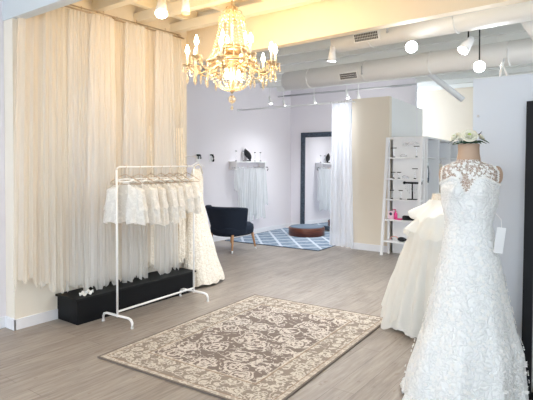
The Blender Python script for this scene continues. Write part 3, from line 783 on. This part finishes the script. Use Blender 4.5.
MB().cyl((-.13, 0, .265), (.13, 0, .265), .016, n=12).build('bar', M_black, nr, True)
for x in (-.13, .13): MB().ball((x, 0, .265), .026).build('bar_knob', M_black, nr, True)
b = MB()
for k in range(8):
    x = -.105 + k * .03
    b.cyl((x, -.014, .26), (x, -.016, .18 - .03 * (k % 3)), .0022, n=5).ico((x, -.016, .17 - .03 * (k % 3)), .009)
b.build('hanging_earrings', M_silver, nr)
t = thing('pink_pump_bottle', 'pink bottle with a bent spout on the fourth shelf', 'bottle', (LX(394), 7.62, SH[1] + .0005))
MB().lathe([(.001, 0), (.028, 0), (.028, .09), (.012, .11), (.012, .13), (.001, .13)], n=18).build('body', M_pink, t, True)
MB().tube([(0, 0, .13), (0, 0, .155), (-.05, 0, .155)], .008, 8).build('spout', M_pink, t, True)
t = thing('pink_box', 'pink and white gift box standing at the left of the fourth shelf', 'box', (LX(389.5), 7.63, SH[1] + .0005))
MB().box((-.045, -.03, 0), (.045, .03, .13), bev=.003).build('body', mat('pale_pink_card', (.88, .62, .72), .6), t)
MB().ball((-.005, -.030, .085), .026, sy=.15).build('dark_motif', M_stripe, t, True)
tag(MB().box((-.04, -.05, 0), (.055, .05, .02), bev=.006).build('pink_pouch', M_pink, loc=(LX(397.5), 7.60, SH[1] + .0005)), 'flat pink pouch lying beside the pink bottle on the fourth shelf', 'pouch')
cl = thing('black_clutch', 'black satin clutch lying on the right of the fourth shelf', 'clutch bag', (LX(409), 7.61, SH[1] + .0005))
MB().box((-.115, -.04, 0), (.115, .04, .072), bev=.022).build('body', M_blackfab, cl, True)
MB().box((-.05, -.045, .035), (.05, -.038, .06), bev=.003).build('clasp', M_black, cl)
t = thing('black_pouch', 'small black drawstring pouch lying on the bottom shelf', 'pouch', (LX(401), 7.60, SH[0] + .0005))
MB().ball((0, 0, .036), .07, sy=.7, sz=.5, n=16).build('bag', M_blackfab, t, True); MB().ball((.07, 0, .03), .022).build('gathered_neck', M_blackfab, t, True)
tag(MB().tube([(.07 * cos(k * pi / 9), .03 + .0 * k, .012 + .055 * sin(k * pi / 9)) for k in range(10)], .008, 8).build('rose_headband', M_rose, smooth=True, loc=(LX(392.5), 7.60, SH[0] + .0005)), 'rose-coloured headband standing on the bottom shelf', 'headband')
tag(MB().box((-.06, -.04, 0), (.06, .04, .035), bev=.006).build('white_box', M_card, loc=(LX(410), 7.62, SH[0] + .0005)), 'low white box at the right of the bottom shelf', 'box')

# ------------------------------------------------------------------ open shelving unit (skewed)
UX, UY = -3.20, 7.80; UD = .55; UH = 1.905
ang = math.atan2(sk[1], sk[0]) - pi / 2
un = thing('open_wardrobe', 'white open wardrobe of tall bays with hanging veils behind the mannequin', 'wardrobe', (UX, UY, 0), ang)
bays = [0.0, .92, 2.0, 3.05]
MB().box((.0, 0, 0), (.02, 3.07, UH - .02)).build('back_panel', M_white, un)
for i, y in enumerate(bays): MB().box((.02, y, 0), (UD, y + .025, UH - .02)).build('upright', M_white, un)
MB().box((.0, 0, UH - .02), (UD, 3.075, UH + .005)).build('top', M_white, un)
for i in range(3):
    MB().box((.02, bays[i] + .025, .08), (UD - .02, bays[i + 1], .10)).build('bottom_shelf', M_white, un)
    MB().box((.02, bays[i] + .025, 1.56), (UD - .05, bays[i + 1], 1.575)).build('hat_shelf', M_white, un)
    MB().cyl((.30, bays[i] + .025, 1.50), (.30, bays[i + 1], 1.50), .012, n=10).build('rod', M_silver, un)
    MB().box((.01, bays[i] + .026, 0), (UD - .03, bays[i + 1] - .001, .08)).build('plinth_strip', M_white, un)
def ux(lx, ly, z=0):
    return (UX + lx * cos(ang) - ly * sin(ang), UY + lx * sin(ang) + ly * cos(ang), z)
def hung(lb, ly, lx, wt, wb, zt, zb, m, seed, name='bridal_veil', cat='veil'):
    t = veil(name, lb, cat, m, 0, 0, wt, 0, wb, zt, zb, 4, .025, None, seed=seed, out=.05)
    p = ux(lx, ly); t.location = (p[0], p[1], 0); t.rotation_euler.z = ang; return t
hung('fluffy white veil spilling from the first bay of the open wardrobe', +.34, .42, .16, .50, 1.46, .2, M_veil, 91)
hung('white veil hanging deeper in the first bay, behind the printed sashes', .62, .33, .2, .40, 1.47, .35, M_tulle2, 92)
hung('white tulle hanging in the second bay of the open wardrobe', 1.3, .36, .2, .5, 1.47, .3, M_tulle2, 93)
hung('cream garment hanging in the second bay, next to the mannequin shoulder', 1.62, .45, .2, .34, 1.47, .6, M_tulle3, 94)
for i, (ly, w, zb, m) in enumerate(((.10, .035, 1.22, M_card), (.16, .04, 1.18, M_stripe), (.23, .03, 1.24, M_card), (.30, .045, 1.16, M_stripe))):
    p = ux(.50, ly)
    t = thing('sash', ('white', 'dark printed', 'white', 'dark printed')[i] + ' sash hanging high in the first wardrobe bay, ' + ('leftmost', 'second from left', 'third from left', 'rightmost') [i] + ' of four', 'sash', (p[0], p[1], 0), ang)
    MB().grid(lambda u, v: (.01 * sin(u * 6 + v * 4), (u - .5) * w * 2 * (.6 + .6 * v), 1.44 + (zb - 1.44) * v), 6, 10).build('cloth', m, t, True, solid=.004)
    MB().tube([(0, 0, 1.44), (0, 0, 1.49), (-.012, 0, 1.50), (-.20, 0, 1.5)], .003, 5).build('hook', M_silver, t)
hb = thing('hair_piece_stack', 'pile of pale feathered hair pieces on the high shelf of the first bay', 'hair accessory', ux(.35, .45, 1.5755), ang)
for k in range(5):
    MB().ball((.03 * (k % 2), -.25 + k * .12, .04), .05, sz=.7, n=10).build('rosette', M_card, hb, True)

# ------------------------------------------------------------------ tulle ball gown behind the mannequin
bg = thing('ball_skirt', 'full white tulle ball skirt with flounces standing just behind the lace gown', 'skirt', (-1.375, 4.56, 0), radians(20)); bg.scale = (.95, .95, 1)
gs = loft([(1.22, 0, 0, .11, .095), (1.12, 0, 0, .125, .11), (1.0, -.02, 0, .20, .18), (.8, -.03, 0, .29, .28), (.55, -.02, 0, .38, .38), (.3, -.01, 0, .455, .46), (.02, 0, 0, .50, .50)], .045, 11, 1, foldz=1.05)
MB().grid(lambda u, v: gs(2 * pi * u, 1.215 - .06 * v, .006), 60, 4, True).build('waistband', M_lace_iv, bg, True)
MB().cyl((0, 0, .02), (0, 0, 1.20), .015, n=12).lathe([(.001, 1.195), (.105, 1.195), (.105, 1.21), (.001, 1.212)], n=24).lathe([(.001, 0), (.18, 0), (.18, .015), (.001, .02)], n=24).build('display_stand', M_steel, bg, True)
MB().grid(lambda u, v: gs(2 * pi * u, 1.17 - 1.15 * v), 160, 36, True).build('underskirt', mat('ivory_satin', (.93, .93, .90), .55), bg, True)
def flounce(z0, z1, off, seed, nf):
    def f(u, v):
        a = 2 * pi * u; z = z0 + (z1 - z0) * v
        x, y, _ = gs(a, z, .02 + off * v)
        k = .035 * v * (sin(nf * a + seed) + .5 * sin(nf * 2.1 * a + 2 * seed))
        return (x * (1 + k * 2), y * (1 + k * 2), z + .035 * v * sin(nf * .7 * a + seed) + .015 * sin(nf * 2.3 * a) * v)
    return MB().grid(f, 200, 10, True)
for (z0, z1, off, sd, nf) in ((1.16, 1.01, .09, 1, 6), (1.04, .86, .07, 2.2, 7), (.93, .12, .03, 3.3, 13), (.80, .06, .055, 4.1, 15)):
    flounce(z0, z1, off, sd, nf).build('tulle_flounce', M_skirt, bg, True)
# ------------------------------------------------------------------ mannequin and lace gown
GX, GY, GR = -.815, 3.20, radians(9)
prof = [(1.505, -.01, 0, .068, .066), (1.47, -.005, 0, .150, .085), (1.44, .0, 0, .165, .095), (1.40, .0, 0, .165, .105), (1.34, -.003, 0, .163, .118), (1.25, -.003, 0, .158, .120),
        (1.12, -.006, 0, .128, .100), (.97, .0, 0, .156, .13), (.80, .0, 0, .188, .165), (.54, .0, 0, .240, .220), (.35, -.006, 0, .296, .27), (.14, -.03, -.01, .330, .295), (.005, -.038, -.015, .345, .305)]
def bust(ang, z):
    if z < 1.12 or z > 1.48: return (0, 0)
    x = cos(ang); y = sin(ang)
    if y > 0: return (0, 0)
    g = exp(-((z - 1.325) / .055) ** 2) * (exp(-((x - .48) / .30) ** 2) + exp(-((x + .48) / .30) ** 2))
    return (0, -.042 * g)
body = loft(prof, 0, front=bust); gown = loft(prof, .055, 8, 2.0, front=bust, foldz=.85)
mq = thing('mannequin', 'headless tan dress form wearing the lace gown in the right foreground', 'mannequin', (GX, GY, 0), GR)
MB().grid(lambda u, v: body(2 * pi * u, 1.505 - .60 * v), 64, 40, True).build('torso', M_tan, mq, True)
MB().lathe([(.069, 1.500), (.068, 1.52), (.063, 1.55), (.061, 1.585), (.063, 1.605), (.060, 1.612), (.001, 1.614)], (-.008, 0, 0), 32).build('neck', M_tan, mq, True)
for sgn in (-1, 1):
    MB().ball((sgn * .152, .012, 1.420), .045, sx=.72, sy=1.0, sz=1.25, n=18).build('shoulder_cap', M_tan, mq, True)
MB().cyl((0, 0, .03), (0, 0, .95), .016, n=12).build('stand_pole', M_steel, mq)
MB().lathe([(.001, 0), (.20, 0), (.20, .015), (.03, .035), (.001, .035)], n=32).build('stand_base', M_steel, mq, True)

wg = thing('lace_wedding_gown', 'fitted white floral lace mermaid gown on the mannequin in the right foreground', 'gown', (GX, GY, 0), GR)
def topz(a):   # sweetheart neckline around the body
    x, y = cos(a), sin(a)
    if y < 0:
        return 1.405 - .090 * exp(-((x - (-.03)) / .20) ** 2) - .045 * max(0, abs(x) - .55) / .45
    return 1.36 - .10 * (1 - abs(x))
MB().grid(lambda u, v: body(2 * pi * u, topz(2 * pi * u) + (1.08 - topz(2 * pi * u)) * v, .006), 96, 24, True).build('bodice', M_lace, wg, True)
def sk_f(u, v):
    z = 1.085 * (1 - v) + .012 * v
    p = gown(2 * pi * u, z, .0075)
    if v == 1: p = (p[0], p[1], max(.004, p[2] + .010 * sin(2 * pi * u * 40)))
    return p
MB().grid(sk_f, 200, 60, True).build('skirt', M_lace, wg, True)
def yk(u, v):
    a = 2 * pi * u; z1 = topz(a) - .004; z = 1.515 + (z1 - 1.515) * v
    return body(a, z, .0045)
MB().grid(yk, 120, 20, True, keep=lambda u, v: (abs(cos(2 * pi * u)) < .93)).build('illusion_yoke', M_illusion, wg, True)
# raised lace flowers
rnd = random.Random(3)
def flower_on(b, surf, a, z, r, off, petals=5):
    p = Vector(surf(a, z, off)); e = .01
    t1 = (Vector(surf(a + e, z, off)) - Vector(surf(a - e, z, off))).normalized(); t2 = (Vector(surf(a, z + e, off)) - Vector(surf(a, z - e, off))).normalized()
    n = t1.cross(t2).normalized(); ph = rnd.uniform(0, 6)
    if n.dot(Vector((p.x, p.y, 0))) < 0: n = -n
    c = b.bm.verts.new(p + n * .003); N = petals * 4; ring = []
    for k in range(N):
        th = 2 * pi * k / N + ph; rr = r * (.62 + .38 * abs(sin(petals * (th - ph) / 2)))
        ring.append(b.bm.verts.new(p + (t1 * cos(th) + t2 * sin(th)) * rr + n * (.004 + .003 * sin(petals * th))))
    for k in range(N): b.bm.faces.new((c, ring[k], ring[(k + 1) % N]))
b = MB()
for k in range(75):
    x = rnd.uniform(-.8, .8); a = -math.acos(x); z = rnd.uniform(max(topz(a) + .012, 1.40), 1.497)
    flower_on(b, body, a, z, rnd.uniform(.006, .0125), .007)
for k in range(60):   # trim of neckline and armholes
    a = -pi * (.06 + .88 * k / 59); flower_on(b, body, a, topz(a) + .002, .008, .009)
for sgn in (-1, 1):
    for k in range(9): flower_on(b, body, -math.acos(sgn * .91), 1.39 + .013 * k, .012, .008)
tag(b.build('neckline_applique', M_applique, wg, True), kind='stuff')
b = MB()
for k in range(520):
    z = 1.2 * (1 - rnd.random() ** .55) + .03; a = rnd.uniform(-pi * 1.02, .02 * pi)
    if z > .9: a = -pi / 2 + rnd.gauss(0, .65)
    flower_on(b, gown if z < 1.08 else body, a, z, rnd.uniform(.007, .015), .009)
tag(b.build('skirt_applique', M_applique, wg, True), kind='stuff')
MB().grid(lambda u, v: tuple(Vector(gown(2 * pi * u, .075 - .06 * v, .012 + .012 * v)) + Vector((0, 0, .014 * abs(sin(2 * pi * u * 26)) * (v)))), 260, 4, True).build('scalloped_hem', M_lace, wg, True, solid=.002)
# swing tag
tg = thing('price_tag', 'white hang tag dangling at the right hip of the lace gown', 'tag', (-.625, 3.115, 1.045), radians(40))
MB().box((-.027, -.0015, -.075), (.027, .0015, .075), bev=.001).build('card', M_card, tg)
tg.rotation_euler.y = radians(8)
MB().tube([(0, 0, .07), (-.01, .0, .12), (-.05, .012, .16)], .0015, 5).build('string', M_white, tg)
# wreath on neck
wr = thing('flower_crown', 'ivory flower crown with dark green leaves resting on the mannequin neck', 'flower crown', (GX - .010, GY, 1.613), GR); wr.scale = (.88, .88, .9)
MB().tube([(.075 * cos(k * pi / 12), .070 * sin(k * pi / 12), .012) for k in range(24)], .007, 8, closed=True).build('vine_ring', M_leaf, wr, True)
def rose(c, r, tilt):
    R = Matrix.Rotation(tilt[0], 3, 'X') @ Matrix.Rotation(tilt[1], 3, 'Y'); b = MB(); c = Vector(c)
    for lay, (rr, hh, n) in enumerate(((1.0, .25, 7), (.78, .42, 6), (.55, .55, 5), (.33, .62, 4))):
        for k in range(n):
            a0 = 2 * pi * k / n + lay * .5
            def f(u, v, a0=a0, rr=rr, hh=hh, n=n):
                a = a0 + (u - .5) * 2 * pi / n * 1.35; q = rr * (.25 + .75 * v) * (1 - .12 * (2 * u - 1) ** 2)
                return c + R @ Vector((r * q * cos(a), r * q * sin(a), r * (hh * v ** 1.6 + .12 * sin(v * 3) - .1 * (2 * u - 1) ** 2 * v)))
            b.grid(f, 4, 4)
    fl = b.build('ranunculus', M_petal, wr, True, solid=.0012)
    MB().ball(tuple(c + R @ Vector((0, 0, r * .42))), r * .2, n=10).build('flower_centre', M_center, fl, True)
rose((.012, -.070, .042), .058, (radians(48), radians(6)))
rose((-.078, -.035, .040), .045, (radians(35), radians(-35)))
rose((-.035, .055, .040), .045, (radians(-30), radians(-15)))
rose((.075, .030, .036), .036, (radians(-10), radians(45)))
rose((-.035, -.062, .048), .030, (radians(40), radians(-10)))
def leaf(base, dirv, L, W, droop):
    b = MB(); base = Vector(base); dv = Vector(dirv).normalized(); side = dv.cross(Vector((0, 0, 1))).normalized()
    def f(u, v):
        w = W * sin(pi * min(.98, v * .93 + .07)) ** .8 * (u - .5) * 2
        p = base + dv * (L * v) + side * w; p.z += -droop * v * v - .25 * abs(w) + .004; return p
    b.grid(f, 4, 8).build('leaf', M_leaf, wr, True, solid=.001)
for k in range(15):
    a = -pi * .98 + k * 2 * pi / 15
    leaf((.062 * cos(a), .060 * sin(a), .018), (cos(a), sin(a), .15 if k % 2 else -.1), .040 + .010 * (k % 3), .016, .018 + .01 * (k % 2))
leaf((-.07, -.05, .03), (-1, -.3, -.2), .06, .02, .02); leaf((.07, -.04, .03), (1, -.45, 0), .075, .018, .035); leaf((.05, -.02, .045), (.7, -.1, .6), .05, .016, .0)
leaf((-.05, -.065, .01), (-.3, -1, -.15), .045, .02, .01); leaf((-.06, -.05, .005), (-.8, -.8, -.15), .05, .022, .01)

# ------------------------------------------------------------------ black framed mirror at the right edge
bm_ = thing('black_framed_mirror', 'tall black framed mirror leaning on the grey partition at the right edge', 'mirror', (-.567, 3.50, 0), 0)
W2, H2 = .62, 1.90
MB().box((-.004, -.02, 0), (.055, .02, H2), bev=.003).build('frame_side', M_black, bm_)
MB().box((W2 - .042, -.02, 0), (W2, .02, H2), bev=.003).build('frame_side', M_black, bm_)
MB().box((.042, -.018, H2 - .042), (W2 - .042, .018, H2), bev=.003).build('frame_top', M_black, bm_)
MB().box((.042, -.018, 0), (W2 - .042, .018, .042), bev=.003).build('frame_bottom', M_black, bm_)
MB().box((.042, -.004, .042), (W2 - .042, .008, H2 - .042)).build('glass', M_mirror, bm_)
bm_.rotation_euler.x = radians(-3.9)
tag(MB().lathe([(.001, 0), (.009, 0), (.009, .004), (.001, .005)], n=12).build('wall_screw', M_steel, smooth=True, loc=(-.88, 3.6595, 1.82)), 'small screw head near the top left corner of the grey partition', 'screw')
bpy.data.objects['wall_screw'].rotation_euler.x = radians(90)

# ------------------------------------------------------------------ daylight, colour management
w = bpy.data.worlds.new('world'); sc.world = w; w.use_nodes = True
bgn = w.node_tree.nodes['Background']; bgn.inputs[0].default_value = (.80, .90, 1.0, 1); bgn.inputs[1].default_value = 3.2
sc.view_settings.view_transform = 'Standard'; sc.view_settings.look = 'None'; sc.view_settings.exposure = 0.45; sc.view_settings.gamma = 1
sc.view_settings.use_curve_mapping = False
sc.cycles.transparent_max_bounces = 24
sc.cycles.max_bounces = 8; sc.cycles.diffuse_bounces = 5
sc.cycles.use_denoising = True
sc.cycles.sample_clamp_indirect = 6
